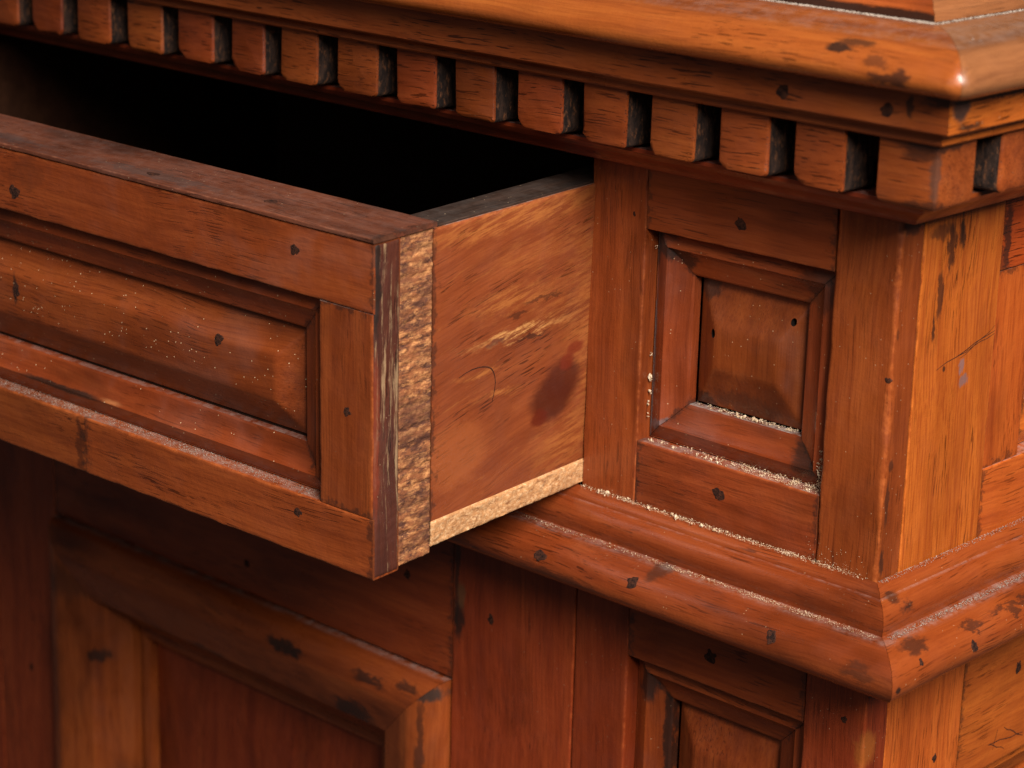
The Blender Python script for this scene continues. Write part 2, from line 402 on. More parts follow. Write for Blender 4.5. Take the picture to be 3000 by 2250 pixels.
# stained variants (dirt and wear with their own places)
MAT['panel1'] = wood('small_panel_wood', 'z', tuple(tuple(c * 0.80 for c in q) for q in RED), pores=0.25, fibre=0.4, blotch=0.6, dust=0.6, specks=0.5, film=0.04,
    spots=[((-0.103, 0.012, 0.097), (0.010, 0.02, 0.006), BLK, 0.75, 0.006), ((-0.103, 0.012, 0.047), (0.008, 0.02, 0.006), BLK, 0.7, 0.006), ((-0.078, 0.012, 0.050), (0.020, 0.02, 0.007), BRN, 0.5, 0.006)])
MAT['mx1'] = wood('small_panel_moulding_across', 'x', RED, pores=0.5, blotch=0.6, dust=1.2, rough=0.3, specks=0.7, film=0.05,
    spots=[((-0.113, 0.007, 0.108), (0.012, 0.02, 0.0045), BLK, 0.85, 0.006), ((-0.122, 0.007, 0.118), (0.012, 0.02, 0.004), BLK, 0.7, 0.004), ((-0.040, 0.008, 0.110), (0.014, 0.02, 0.010), BLK, 0.6, 0.008), ((-0.042, 0.008, 0.038), (0.011, 0.02, 0.010), BLK, 0.8, 0.006)])
MAT['mz1'] = wood('small_panel_moulding_upright', 'z', tuple(tuple(c * k for c, k in zip(q, (1.1, 1.05, 1.3))) for q in RED), pores=0.2, fibre=0.5, blotch=0.5, dust=1.0, rough=0.3, specks=0.6, film=0.05,
    spots=[((-0.117, 0.007, 0.111), (0.010, 0.02, 0.006), BLK, 0.85, 0.006), ((-0.1235, 0.007, 0.112), (0.003, 0.02, 0.012), BLK, 0.8, 0.003), ((-0.1235, 0.007, 0.06), (0.0012, 0.02, 0.045), (0.10, 0.08, 0.075), 0.8, 0.002), ((-0.039, 0.008, 0.108), (0.012, 0.02, 0.012), BLK, 0.6, 0.008), ((-0.116, 0.007, 0.035), (0.010, 0.02, 0.004), (0.12, 0.10, 0.10), 0.7, 0.005)])
MAT['mz2'] = wood('lower_panel_moulding', 'z', DEEP, pores=0.3, fibre=0.5, blotch=0.6, dust=0.8,
    spots=[((-0.117, 0.007, -0.084), (0.006, 0.02, 0.012), BLK, 0.85, 0.006), ((-0.108, 0.008, -0.11), (0.0028, 0.02, 0.05), BLK, 0.85, 0.003)])
MAT['dz2'] = wood('lower_corner_stile_wood', 'z', DEEP, pores=0.5, fibre=0.5, specks=0.3,
    spots=[((0.0, 0.0, -0.075), (0.005, 0.01, 0.010), (0.30, 0.085, 0.015), 0.7, 0.004), ((-0.004, 0.0, -0.094), (0.006, 0.01, 0.007), BLK, 0.85, 0.004)])
MAT['pst'] = wood('corner_post_side_wood', 'z', GOLD, pores=0.7, fibre=0.6, blotch=0.45, rough=0.3,
    spots=[((0, 0.006, 0.138), (0.01, 0.005, 0.004), BLK, 0.8, 0.004), ((0, 0.004, 0.030), (0.01, 0.0016, 0.012), BRN, 0.85, 0.002), ((0, 0.003, 0.006), (0.01, 0.0014, 0.007), BLK, 0.8, 0.002), ((0, 0.0035, 0.045), (0.01, 0.002, 0.003), BRN, 0.8, 0.002)])
MAT['sst'] = wood('side_stile_wood', 'z', GOLD, pores=0.8, fibre=0.85, blotch=0.2, rough=0.30, specks=0.2,
    spots=[((0, 0.036, 0.128), (0.01, 0.0035, 0.013), BRN, 0.85, 0.006), ((0, 0.043, 0.133), (0.01, 0.003, 0.007), BLK, 0.85, 0.004), ((0, 0.030, 0.110), (0.01, 0.002, 0.012), BRN, 0.8, 0.004), ((0, 0.027, 0.097), (0.01, 0.0016, 0.006), BRN, 0.9, 0.003), ((0, 0.028, 0.136), (0.01, 0.009, 0.004), BRN, 0.7, 0.004),
           ((0, 0.050, 0.0775), (0.01, 0.0022, 0.0034), (0.20, 0.10, 0.09), 0.9, 0.0025), ((0, 0.0525, 0.0712), (0.01, 0.0040, 0.0028), (0.18, 0.09, 0.08), 0.9, 0.0025), ((0, 0.037, 0.079), (0.01, 0.0012, 0.0016), BLK, 0.8, 0.001)])
MAT['srl'] = wood('side_top_rail_wood', 'y', tuple(tuple(c * k for c, k in zip(q, (0.9, 0.72, 0.7))) for q in GOLD), pores=0.8, pore_cluster=(0.25, 0.45), blotch=0.3, stretch=0.12,
    spots=[((0, 0.077, 0.125), (0.01, 0.003, 0.02), BLK, 0.8, 0.004)])
MAT['fzc'] = wood('corner_stile_wood', 'z', tuple(tuple(a * 0.85 + b * 0.15 for a, b in zip(p, q)) for p, q in zip(RED, GOLD)), pores=0.45, fibre=0.5, blotch=0.45, rough=0.32, specks=0.3,
    spots=[((0.0, 0.006, 0.141), (0.004, 0.007, 0.004), BLK, 0.7, 0.003), ((0.0005, 0.0035, 0.030), (0.003, 0.0018, 0.012), BRN, 0.8, 0.002), ((0.0005, 0.003, 0.006), (0.003, 0.0016, 0.007), BLK, 0.75, 0.002), ((0.0005, 0.004, 0.046), (0.003, 0.0018, 0.003), BRN, 0.75, 0.002), ((0.0005, 0.002, 0.10), (0.002, 0.0015, 0.003), BRN, 0.6, 0.002)])
P1 = upper_bay(False); upper_bay(True)
lower_bay(False); lower_bay(True)

# two worm holes in the small panel
def cutter(loc, r, rz):
    V, F = [], []; k = 20
    for y in (-0.02, 0.006):
        for i in range(k): V.append((loc[0] + r * math.cos(6.283 * i / k), loc[1] + y, loc[2] + rz * math.sin(6.283 * i / k)))
    for i in range(k): F.append((i, (i + 1) % k, k + (i + 1) % k, k + i))
    F.append(tuple(range(k))); F.append(tuple(k + i for i in range(k)))
    return link('drill', V, F, MAT['hole'], None, 0)
cut(P1, [cutter((-0.0948, 0.012, 0.0786), 0.0014, 0.0020), cutter((-0.0565, 0.012, 0.0908), 0.0014, 0.0016)])

# front corner posts seen from the side, side frame (right end), mirrored plainly at the far end
def side_face(m):
    fx = (lambda a, b: (mir(b), mir(a))) if m else (lambda a, b: (a, b))
    T = 0.018
    for (z0, z1, low) in ((-0.012, ZCOR, False), (ZB + 0.04, -0.02, True)):
        k = 'sst' if not low else 'sz'
        board('side_stile', fx(-T, -0.0003), (TH + 0.0003, 0.0730), (z0, z1), MAT[k], cab, wear=0.0004)
        board('side_stile', fx(-T, -0.0003), (DEP - 0.06, DEP), (z0, z1), MAT['sz'], cab)
        if not low:
            board('side_rail', fx(-T, -0.0006), (0.0734, DEP - 0.0604), (0.1125, z1), MAT['srl'], cab)
            board('side_rail', fx(-T, -0.0002), (0.0732, DEP - 0.0604), (z0, 0.0283), MAT['sy'], cab)
            board('side_stile', fx(-T, -0.0010), (0.0735, 0.1008), (0.0286, 0.1122), MAT['sz2'], cab, wear=0.0005)
            board('side_stile', fx(-T, -0.0010), (DEP - 0.088, DEP - 0.0605), (0.0286, 0.1122), MAT['sz2'], cab)
            a, b, c, d = 0.1012, DEP - 0.0884, 0.0286, 0.1122
        else:
            board('side_rail', fx(-T, -0.0003), (0.0734, DEP - 0.0604), (-0.1150, z1), MAT['sy'], cab)
            board('side_rail', fx(-T, -0.0003), (0.0734, DEP - 0.0604), (z0, -0.50), MAT['sy'], cab)
            a, b, c, d = 0.0734, DEP - 0.0604, -0.4998, -0.1152
        f = (lambda u, w, v: (-w, u, v)) if not m else (lambda u, w, v: (-W + w, u, v))
        i = 0.0182
        pn = raised_panel('side_panel', a + i + 0.0003, b - i - 0.0003, c + i + 0.0003, d - i - 0.0003, 0.0150, 0.0105, 0.0125, MAT['sz2'], cab, fmap=f)
        rect_moulding(pn, a, b, c, d, PANEL_PROF, MAT['my'], MAT['sz2'], axis_map=f)
side_face(False); side_face(True)

# ---- swept mouldings that run round the front and both ends
def swept(name, prof, mat_f, mat_s, e0=None):
    """prof: closed loop of (projection e, z). Mitred at the corners; e0 rounds the corner of everything that projects beyond it"""
    def corner(e):      # plan points from the front run round to the side run
        if e0 is None or e <= e0: return [(e, -e)] * 9
        r = e - e0
        return [(e0 + r * math.sin(math.pi / 2 * k / 8), -e0 - r * math.cos(math.pi / 2 * k / 8)) for k in range(9)]
    m = len(prof)
    def build(cols, mat, flip=False):
        V, F = [], []
        for c in cols:
            for (x, y), (e, z) in zip(c, prof): V.append((mir(x) if flip else x, y, z))
        for i in range(len(cols) - 1):
            for j in range(m): F.append((i * m + j, i * m + (j + 1) % m, (i + 1) * m + (j + 1) % m, (i + 1) * m + j))
        F.append(tuple(range(m))); F.append(tuple((len(cols) - 1) * m + j for j in range(m)))
        return link(name, V, F, mat, cab, 30)
    K = [corner(e) for e, z in prof]
    rng = range(0, 5) if e0 is not None else [4]
    right = [[k[i] for k in K] for i in rng]
    left = [[(mir(x), y) for x, y in c] for c in right[::-1]]
    build(left + right, mat_f)
    side = [[k[i] for k in K] for i in (range(4, 9) if e0 is not None else [4])] + [[(e, DEP) for e, z in prof]]
    g = 0.00015
    side = [[(x + 0.00004, y + g) for x, y in c] for c in side]
    build(side, mat_s); build(side, mat_s, True)

SILL = smoothprof([(-0.015, -0.0040), (0.0008, -0.0040), (0.0010, -0.0008), (0.0056, -0.0026), (0.0064, -0.0036), (0.0066, -0.0046, 1), (0.0090, -0.0052, 1), (0.0115, -0.0068, 1), (0.0131, -0.0095, 1), (0.0136, -0.0125, 1), (0.0132, -0.0150, 1), (0.0130, -0.0168), (0.0180, -0.0171), (0.0190, -0.0172, 1), (0.0222, -0.0182, 1), (0.0260, -0.0198, 1), (0.0294, -0.0225, 1), (0.0312, -0.0268, 1), (0.0309, -0.0312, 1), (0.0285, -0.0345, 1), (0.0250, -0.0362, 1), (0.020, -0.0368), (-0.015, -0.0368)])
MAT['sillx'] = wood('sill_wood_across', 'x', tuple(tuple(c * 0.95 for c in q) for q in RED), pores=0.65, fibre=0.5, blotch=0.6, dust=0.3, rough=0.28, specks=0.35, coat=0.4,
    spots=[((-0.093, -0.020, -0.018), (0.006, 0.01, 0.005), BRN, 0.8, 0.004), ((0.015, -0.028, -0.026), (0.010, 0.01, 0.004), BRN, 0.6, 0.006), ((-0.14, -0.03, -0.033), (0.03, 0.01, 0.004), BRN, 0.6, 0.006)])
MAT['silly'] = wood('sill_wood_deep', 'y', tuple(tuple(c * k for c, k in zip(q, (0.58, 0.54, 0.74))) for q in GOLD), pores=0.6, pore_cluster=(0.36, 0.55), blotch=0.7, dust=0.4, rough=0.28, specks=0.35, coat=0.4,
    spots=[((0.0095, 0.004, -0.0095), (0.006, 0.007, 0.003), BLK, 0.8, 0.004), ((0.0075, 0.0, -0.005), (0.004, 0.005, 0.003), BLK, 0.7, 0.003), ((0.024, -0.006, -0.018), (0.006, 0.010, 0.003), BLK, 0.7, 0.005), ((0.029, 0.030, -0.020), (0.008, 0.010, 0.002), BLK, 0.65, 0.006), ((0.028, 0.062, -0.0195), (0.008, 0.022, 0.0022), BLK, 0.6, 0.008), ((0.0315, -0.027, -0.029), (0.004, 0.002, 0.0016), BLK, 0.9, 0.001)])
swept('sill_moulding', SILL, MAT['sillx'], MAT['silly'])

BED = smoothprof([(-0.015, 0.1476), (0.0135, 0.1476), (0.0147, 0.1482, 1), (0.0160, 0.1500, 1), (0.0188, 0.1522, 1), (0.0218, 0.1540, 1), (0.0236, 0.1562), (0.0236, 0.1578), (-0.015, 0.1578)])
MAT['bedy'] = wood('bed_wood_deep', 'y', tuple(tuple(c * 0.55 for c in q) for q in GOLD), pores=0.9, blotch=0.9, rough=0.4)
swept('bed_moulding', BED, MAT['dx'], MAT['bedy'])
swept('dentil_backing', [(-0.012, 0.1580), (0.010, 0.1580), (0.010, 0.1700), (0.018, 0.1700), (0.018, 0.1830), (-0.012, 0.1830)], MAT['inside'], MAT['inside'])
FAS = smoothprof([(-0.012, 0.1832), (0.0372, 0.1832), (0.0380, 0.1840, 1), (0.0378, 0.1862, 1), (0.0392, 0.1878, 1), (0.0408, 0.1884), (0.0432, 0.1886), (0.0438, 0.1893), (0.0436, 0.2030), (-0.012, 0.2030)])
MAT['fasx'] = wood('fascia_wood_across', 'x', RED, pores=0.8, pore_cluster=(0.40, 0.58), blotch=0.35, specks=0.05, stretch=0.1,
    spots=[((0.042, -0.0436, 0.201), (0.014, 0.01, 0.0035), BLK, 0.8, 0.004), ((0.028, -0.0436, 0.197), (0.0018, 0.01, 0.005), BLK, 0.8, 0.002)])
MAT['fasy'] = wood('fascia_wood_deep', 'y', GOLD, pores=1.0, blotch=0.6, rough=0.3,
    spots=[((0.0436, -0.036, 0.198), (0.01, 0.006, 0.006), (0.035, 0.024, 0.022), 0.9, 0.004), ((0.0436, -0.03, 0.191), (0.01, 0.009, 0.002), BLK, 0.8, 0.003), ((0.0436, 0.0, 0.2015), (0.01, 0.03, 0.003), BLK, 0.7, 0.004)])
swept('fascia', FAS, MAT['fasx'], MAT['fasy'])
TOP = smoothprof([(-0.012, 0.2032), (0.0500, 0.2032), (0.0528, 0.2036, 1), (0.0556, 0.2052, 1), (0.0571, 0.2082, 1), (0.0562, 0.2118, 1), (0.0530, 0.2156, 1), (0.0480, 0.2190, 1), (0.0410, 0.2216, 1), (0.0320, 0.2230, 1), (0.0240, 0.2230, 1), (0.0185, 0.2222), (-0.012, 0.2222)])
MAT['topx'] = wood('top_edge_wood_across', 'x', TOPC, pores=0.6, blotch=0.5, dust=0.22, rough=0.24, specks=0.03, coat=0.5,
    spots=[((0.003, -0.053, 0.2155), (0.0065, 0.01, 0.0022), BLK, 0.9, 0.003), ((0.008, -0.050, 0.2178), (0.009, 0.01, 0.0012), BLK, 0.7, 0.002), ((0.026, -0.0565, 0.2075), (0.010, 0.01, 0.0022), BRN, 0.9, 0.004), ((0.031, -0.0565, 0.2100), (0.005, 0.01, 0.0024), BRN, 0.9, 0.004), ((0.020, -0.055, 0.213), (0.006, 0.01, 0.002), BRN, 0.6, 0.004)])
swept('top_moulding', TOP, MAT['topx'], MAT['ty'], e0=0.049)
PLA = smoothprof([(-0.012, 0.2224), (0.0180, 0.2224), (0.0186, 0.2230), (0.0180, 0.2262), (0.0168, 0.2266, 1), (0.0158, 0.2276, 1), (0.0154, 0.2294), (0.0130, 0.2306), (-0.012, 0.2306)])
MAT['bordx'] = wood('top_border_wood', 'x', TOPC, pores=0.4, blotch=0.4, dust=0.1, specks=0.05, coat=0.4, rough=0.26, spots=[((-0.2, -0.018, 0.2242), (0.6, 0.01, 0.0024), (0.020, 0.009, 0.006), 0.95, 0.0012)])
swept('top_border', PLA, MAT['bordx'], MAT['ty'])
board('top_board', (-W + 0.0124, -0.0124), (0.0124, DEP - 0.0005), (0.2100, 0.2298), MAT['tx'], cab, flat=True)

# ---- dentils
def dentil(x0, x1, y0, y1, zlo, zhi, side=False, flip=False):
    """block with rounded lower corners, worn front arris; varnished face, dirty sawn sides"""
    r0, r1 = random.uniform(0.0030, 0.0058), random.uniform(0.0016, 0.0036)
    a0, a1 = (y0, y1) if side else (x0, x1)
    out = []
    for k in range(5): t = math.pi / 2 * k / 4; out.append((a0 + r0 - r0 * math.cos(t), zlo + r0 - r0 * math.sin(t)))
    for k in range(5): t = math.pi / 2 * k / 4; out.append((a1 - r1 + r1 * math.sin(t), zlo + r1 - r1 * math.cos(t)))
    out += [(a1, zhi), (a0, zhi)]
    cx, cz = (a0 + a1) / 2, (zlo + zhi) / 2
    f0 = (x1 if side else y0); bk = (x0 if side else y1); s = -1 if side else 1
    V, F, G = [], [], []
    n = len(out)
    sd = random.random() * 40
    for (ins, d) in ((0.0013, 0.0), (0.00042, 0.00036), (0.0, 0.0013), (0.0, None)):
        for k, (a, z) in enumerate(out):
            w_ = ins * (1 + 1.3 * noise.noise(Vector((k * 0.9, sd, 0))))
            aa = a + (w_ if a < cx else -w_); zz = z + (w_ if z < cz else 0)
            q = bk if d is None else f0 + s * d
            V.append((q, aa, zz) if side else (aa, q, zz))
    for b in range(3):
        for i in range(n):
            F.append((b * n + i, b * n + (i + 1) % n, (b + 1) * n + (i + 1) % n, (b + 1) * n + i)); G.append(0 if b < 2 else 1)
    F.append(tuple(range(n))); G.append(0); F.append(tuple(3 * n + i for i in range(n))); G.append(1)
    ca, sa = math.cos(random.uniform(-1, 1) * 0.018), random.uniform(-1, 1) * 0.018
    V = [((v[0], cx + (v[1] - cx) + sa * (v[2] - cz), v[2]) if side else (v[0] + sa * (v[2] - cz), v[1], v[2])) for v in V]
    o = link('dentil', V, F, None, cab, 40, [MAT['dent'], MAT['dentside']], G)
    return o
EF = 0.0345
DX = [(-0.0273, -0.0047), (-0.0625, -0.0393), (-0.0969, -0.0747), (-0.1318, -0.1092), (-0.1680, -0.1434), (-0.2029, -0.1803), (-0.2387, -0.2153), (-0.2758, -0.2507), (-0.3120, -0.2881), (-0.3466, -0.3242), (-0.3843, -0.3592), (-0.4228, -0.3968), (-0.4609, -0.4355), (-0.4985, -0.4740)]
x = -0.5340
while x > -W - 0.03:
    DX.append((x, x + 0.0235)); x -= 0.0362
for (a, b) in DX:
    dentil(a, b, -EF - random.uniform(-0.0005, 0.0005), -0.0155, 0.1590 + random.uniform(-0.0004, 0.0008), 0.1831)
k = 0.0210
while k < DEP - 0.03:      # along the right end
    dentil(0.0155, EF, k - 0.0120, k + 0.0115, 0.1592, 0.1831, side=True); k += 0.0355
# corner block
def corner_block():
    e, i, zlo, zhi = EF + 0.0006, 0.0098, 0.1588, 0.1831
    V, F = [], []
    r = 0.004
    ring0 = [(i, -0.0155), (i, -e), (e, -e), (e, -i), (0.0155, -i), (0.0155, -0.0155)]
    # section up: lower edges rounded
    lev = [(zlo, 0.0030), (zlo + 0.0006, 0.0014), (zlo + 0.0018, 0.0004), (zlo + 0.0034, 0.0), (zhi, 0.0)]
    bev = 0.0009
    for z, ins in lev:
        V += [(i + ins, -0.0155, z), (i + ins, -e + ins * .5 + 0.0007, z), (i + ins + 0.0007, -e + ins * .5, z), (e - ins * .5 - bev, -e + ins * .5, z), (e - ins * .5 - bev * .25, -e + ins * .5 + bev * .25, z), (e - ins * .5, -e + ins * .5 + bev, z), (e - ins * .5, -i - ins - 0.0007, z), (e - ins * .5 - 0.0007, -i - ins, z), (0.0155, -i - ins, z), (0.0155, -0.0155, z)]
    n = 10; G = []
    for b in range(len(lev) - 1):
        for j in range(n):
            F.append((b * n + j, b * n + (j + 1) % n, (b + 1) * n + (j + 1) % n, (b + 1) * n + j)); G.append(1 if j in (0, 7, 8, 9) else 0)
    F.append(tuple(range(n))); G.append(0); F.append(tuple((len(lev) - 1) * n + j for j in range(n))); G.append(1)
    m = wood('corner_dentil_wood', 'x', RED, pores=0.7, pore_cluster=(0.25, 0.5), blotch=0.4, specks=0.1, stretch=0.1,
        spots=[((0.0352, -0.0352, 0.171), (0.0035, 0.0035, 0.014), (0.075, 0.032, 0.020), 0.8, 0.003), ((0.03, -0.035, 0.160), (0.012, 0.01, 0.003), BRN, 0.8, 0.004), ((0.034, -0.03, 0.182), (0.02, 0.02, 0.0022), BLK, 0.8, 0.003), ((0.028, -0.035, 0.1795), (0.008, 0.01, 0.004), BRN, 0.8, 0.004)])
    link('corner_dentil', V, F, None, cab, 40, [m, MAT['dentside']], G)
corner_block()

# ---- door under the drawer
DX0, DX1 = -0.5966, -0.1561
DZ0, DZ1 = ZB + 0.05, -0.0372
MAT['bolx'] = wood('door_moulding_across', 'x', RED, pores=0.5, blotch=0.9, dust=0.5, specks=0.02, rough=0.32,
    spots=[((-0.335, -0.010, -0.131), (0.016, 0.02, 0.004), BLK, 0.9, 0.008), ((-0.275, -0.008, -0.129), (0.014, 0.02, 0.003), BLK, 0.75, 0.006), ((-0.25, -0.008, -0.126), (0.008, 0.02, 0.003), BLK, 0.7, 0.005), ((-0.29, -0.006, -0.152), (0.018, 0.02, 0.008), BLK, 0.8, 0.010), ((-0.40, -0.002, -0.157), (0.02, 0.02, 0.004), BLK, 0.6, 0.008)])
MAT['bolz'] = wood('door_moulding_upright', 'z', tuple(tuple(c * 1.2 for c in q) for q in RED), pores=0.3, blotch=0.8, dust=0.5, specks=0.02, rough=0.32,
    spots=[((-0.240, -0.006, -0.125), (0.010, 0.02, 0.006), (0.03, 0.022, 0.018), 0.9, 0.005), ((-0.241, -0.006, -0.165), (0.003, 0.02, 0.05), BRN, 0.8, 0.005), ((-0.50, -0.004, -0.19), (0.006, 0.02, 0.005), BLK, 0.8, 0.005), ((-0.52, -0.004, -0.15), (0.03, 0.02, 0.012), BRN, 0.6, 0.010)])
MAT['dst'] = wood('door_stile_wood', 'z', DEEP, pores=0.45, fibre=0.5, blotch=0.5, specks=0.2,
    spots=[((-0.2290, 0, -0.062), (0.0022, 0.01, 0.045), BRN, 0.85, 0.003), ((-0.2270, 0, -0.087), (0.004, 0.01, 0.012), BLK, 0.85, 0.004), ((-0.226, 0, -0.074), (0.003, 0.01, 0.008), (0.12, 0.05, 0.02), 0.8, 0.004)])
door = raised_panel('door', -0.5396 + 0.0630, -0.2314 - 0.0630, DZ0 + 0.07 + 0.0630, -0.1178 - 0.0630, 0.0200, 0.0180, 0.030, MAT['dz'], cab, nx=30, nz=30)
door['label'] = 'panelled door with thick raised moulding, under the open drawer'
board('door_stile', (-0.2313, DX1), (0.0, 0.02), (DZ0, DZ1), MAT['dst'], door)
board('door_stile', (DX0, -0.5397), (0.0, 0.02), (DZ0, DZ1), MAT['dz'], door)
board('door_rail', (-0.5394, -0.2316), (0.0002, 0.02), (-0.1176, DZ1), MAT['dx'], door)
board('door_rail', (-0.5394, -0.2316), (0.0002, 0.02), (DZ0, DZ0 + 0.0698), MAT['dx'], door)
rect_moulding(door, -0.5396, -0.2314, DZ0 + 0.07, -0.1178, BOL_PROF, MAT['bolx'], MAT['bolz'], name='door_moulding')

# ---- carcass: plinth, back, dividers and shelf that close the inside
board('plinth', (-W - 0.012, 0.012), (-0.012, DEP), (ZB, ZB + 0.0398), MAT['dx'], cab, flat=True, wear=0.002)
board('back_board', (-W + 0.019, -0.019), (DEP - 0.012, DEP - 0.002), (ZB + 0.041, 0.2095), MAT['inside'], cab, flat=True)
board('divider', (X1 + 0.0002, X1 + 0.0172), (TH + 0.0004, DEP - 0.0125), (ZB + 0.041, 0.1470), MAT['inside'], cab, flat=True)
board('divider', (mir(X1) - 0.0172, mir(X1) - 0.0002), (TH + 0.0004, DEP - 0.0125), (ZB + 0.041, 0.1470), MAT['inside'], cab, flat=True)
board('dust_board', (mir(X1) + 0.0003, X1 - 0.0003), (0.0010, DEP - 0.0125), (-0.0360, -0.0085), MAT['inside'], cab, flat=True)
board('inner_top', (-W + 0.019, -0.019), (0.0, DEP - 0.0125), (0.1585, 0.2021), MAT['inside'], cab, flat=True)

# ------------------------------------------------------------------ the drawer (its own thing, pulled out and drooping a little)
drw = bpy.data.objects.new('drawer', None); COL.objects.link(drw)
drw.location = (X1 - 0.0003, 0, 0)
drw.rotation_euler = Euler((0.0298, 0.0186, 0.0537), 'XYZ')
drw['label'] = 'open wooden drawer pulled out over the door, with panelled front and rough worn end'
drw['category'] = 'drawer'
D0 = -0.1325; DW = -0.4300
FR = D0 + 0.0150       # back of the veneer-like outer front
FB = D0 + 0.0345       # back of the whole front
ZF0, ZF1 = -0.0040, 0.1342
MAT['drx'] = wood('drawer_front_wood_across', 'x', RED, pores=0.55, fibre=0.5, blotch=0.5, specks=1.0, film=0.05, dust=0.6,
    spots=[((-0.205, D0, 0.126), (0.012, 0.01, 0.010), BRN, 0.25, 0.01)])
MAT['drb'] = wood('drawer_bottom_rail_wood', 'x', tuple(tuple(c * 1.05 for c in q) for q in RED), pores=0.75, fibre=0.5, blotch=0.35, specks=0.35, dust=0.35,
    spots=[((-0.1760, D0, 0.008), (0.0035, 0.01, 0.016), (0.05, 0.012, 0.005), 0.75, 0.006)])
MAT['drp'] = wood('drawer_panel_wood', 'x', RED, pores=0.5, fibre=0.5, blotch=0.7, specks=1.0, film=0.04, dust=0.6,
    spots=[((-0.226, D0, 0.068), (0.0016, 0.02, 0.010), BLK, 0.8, 0.003), ((-0.258, D0, 0.070), (0.003, 0.02, 0.008), BLK, 0.7, 0.004)])
MAT['drt'] = wood('drawer_top_edge_wood', 'x', ((0.060, 0.018, 0.010), (0.120, 0.036, 0.018), (0.190, 0.065, 0.033)), pores=0.8, blotch=0.9, specks=0.45, dust=0.08, rough=0.32, film=0.05,
    spots=[((-0.28, D0 + 0.008, 0.1357), (0.10, 0.006, 0.02), (0.035, 0.030, 0.030), 0.55, 0.008), ((-0.13, D0 + 0.008, 0.1357), (0.05, 0.005, 0.02), (0.04, 0.032, 0.030), 0.5, 0.008)])
MAT['drm'] = wood('drawer_moulding_across', 'x', RED, pores=0.5, blotch=0.6, specks=0.9, dust=0.35, film=0.04, rough=0.3,
    spots=[((-0.195, D0, 0.0290), (0.036, 0.02, 0.0016), BLK, 0.9, 0.0012), ((-0.162, D0, 0.0300), (0.007, 0.02, 0.0010), (0.36, 0.13, 0.045), 0.8, 0.001)])
board('front_rail', (DW, 0.0), (D0, FR), (0.1064, ZF1), MAT['drx'], drw, wear=0.0007)
board('front_rail', (-0.1722, 0.0), (D0, FR), (ZF0, 0.0220), MAT['drb'], drw, wear=0.0008)
board('front_rail', (DW, -0.1724), (D0 + 0.0001, FR), (ZF0, 0.0220), MAT['drb'], drw, wear=0.0008)
board('front_stile', (-0.0290, -0.0002), (D0 + 0.0001, FR), (0.0222, 0.1062), MAT['fz'], drw, wear=0.0008)
board('front_stile', (DW, DW + 0.029), (D0 + 0.0001, FR), (0.0222, 0.1062), MAT['fz'], drw)
i = 0.0182
fmapd = lambda a, w, c: (a, D0 + w, c)
dp = raised_panel('front_panel', DW + 0.029 + i + 0.0012, -0.0290 - i - 0.0012, 0.0220 + i + 0.0014, 0.1064 - i - 0.0012, 0.0146, 0.0088, 0.0135, MAT['drp'], drw, fmap=fmapd, nx=60, crown=0.0014)
DPROF = [(u, min(w, 0.0149)) for u, w in PANEL_PROF]
rect_moulding(dp, DW + 0.029, -0.0290, 0.0220, 0.1064, DPROF, MAT['drm'], MAT['mz'], axis_map=fmapd)
board('top_strip', (DW, 0.0006), (D0 - 0.0006, FB + 0.0010), (ZF1 + 0.0003, 0.1365), MAT['drt'], drw, wear=0.0009)

# drawer sides, back and bottom
PALE = (0.42, 0.145, 0.034)
MAT['side'] = wood('drawer_side_wood', 'y', ((0.120, 0.024, 0.0078), (0.185, 0.041, 0.0122), (0.240, 0.060, 0.0170)), pores=0.7, fibre=0.45, blotch=0.30, specks=0.5, rough=0.40, coat=0.12, stretch=0.10, tilt=-0.16, bump=0.35,
    raw=(0.58, 0.68, 520, PALE, 0.25, 0.07),
    spots=[((0, -0.045, 0.129), (0.01, 0.075, 0.0065), PALE, 0.59, 0.006), ((0, -0.030, 0.112), (0.01, 0.045, 0.010), PALE, 0.25, 0.010), ((0, 0.004, 0.070), (0.01, 0.020, 0.055), PALE, 0.46, 0.010), ((0, -0.012, 0.022), (0.01, 0.026, 0.015), PALE, 0.43, 0.010),
           ((0, -0.050, 0.094), (0.01, 0.030, 0.006), PALE, 0.50, 0.008), ((0, -0.045, 0.079), (0.01, 0.034, 0.0030), (0.58, 0.28, 0.09), 0.85, 0.006), ((0, -0.070, 0.0670), (0.01, 0.017, 0.0016), PALE, 0.59, 0.003), ((0, -0.058, 0.0555), (0.01, 0.017, 0.0016), PALE, 0.56, 0.003), ((0, -0.020, 0.083), (0.01, 0.02, 0.010), PALE, 0.28, 0.010),
           ((0, -0.083, 0.036), (0.01, 0.024, 0.018), (0.30, 0.080, 0.022), 0.5, 0.006),
           ((0, -0.0215, 0.0440), (0.01, 0.0175, 0.0115), (0.058, 0.011, 0.0050), 0.90, 0.0025), ((0, -0.0150, 0.0510), (0.01, 0.0150, 0.0110), (0.065, 0.012, 0.0055), 0.88, 0.0025), ((0, -0.0300, 0.0375), (0.01, 0.0065, 0.0050), (0.090, 0.011, 0.0045), 0.80, 0.002), ((0, -0.0065, 0.0635), (0.01, 0.0068, 0.0034), (0.15, 0.020, 0.007), 0.80, 0.0015), ((0, -0.0120, 0.0585), (0.01, 0.0058, 0.0046), (0.14, 0.018, 0.007), 0.75, 0.0015),
           ((0, -0.046, 0.0865), (0.01, 0.008, 0.0013), BRN, 0.7, 0.003), ((0, -0.036, 0.0750), (0.01, 0.012, 0.0010), BRN, 0.8, 0.004), ((0, -0.028, 0.0905), (0.01, 0.016, 0.0010), BRN, 0.6, 0.004), ((0, -0.060, 0.0775), (0.01, 0.008, 0.0016), (0.08, 0.03, 0.02), 0.6, 0.004)])
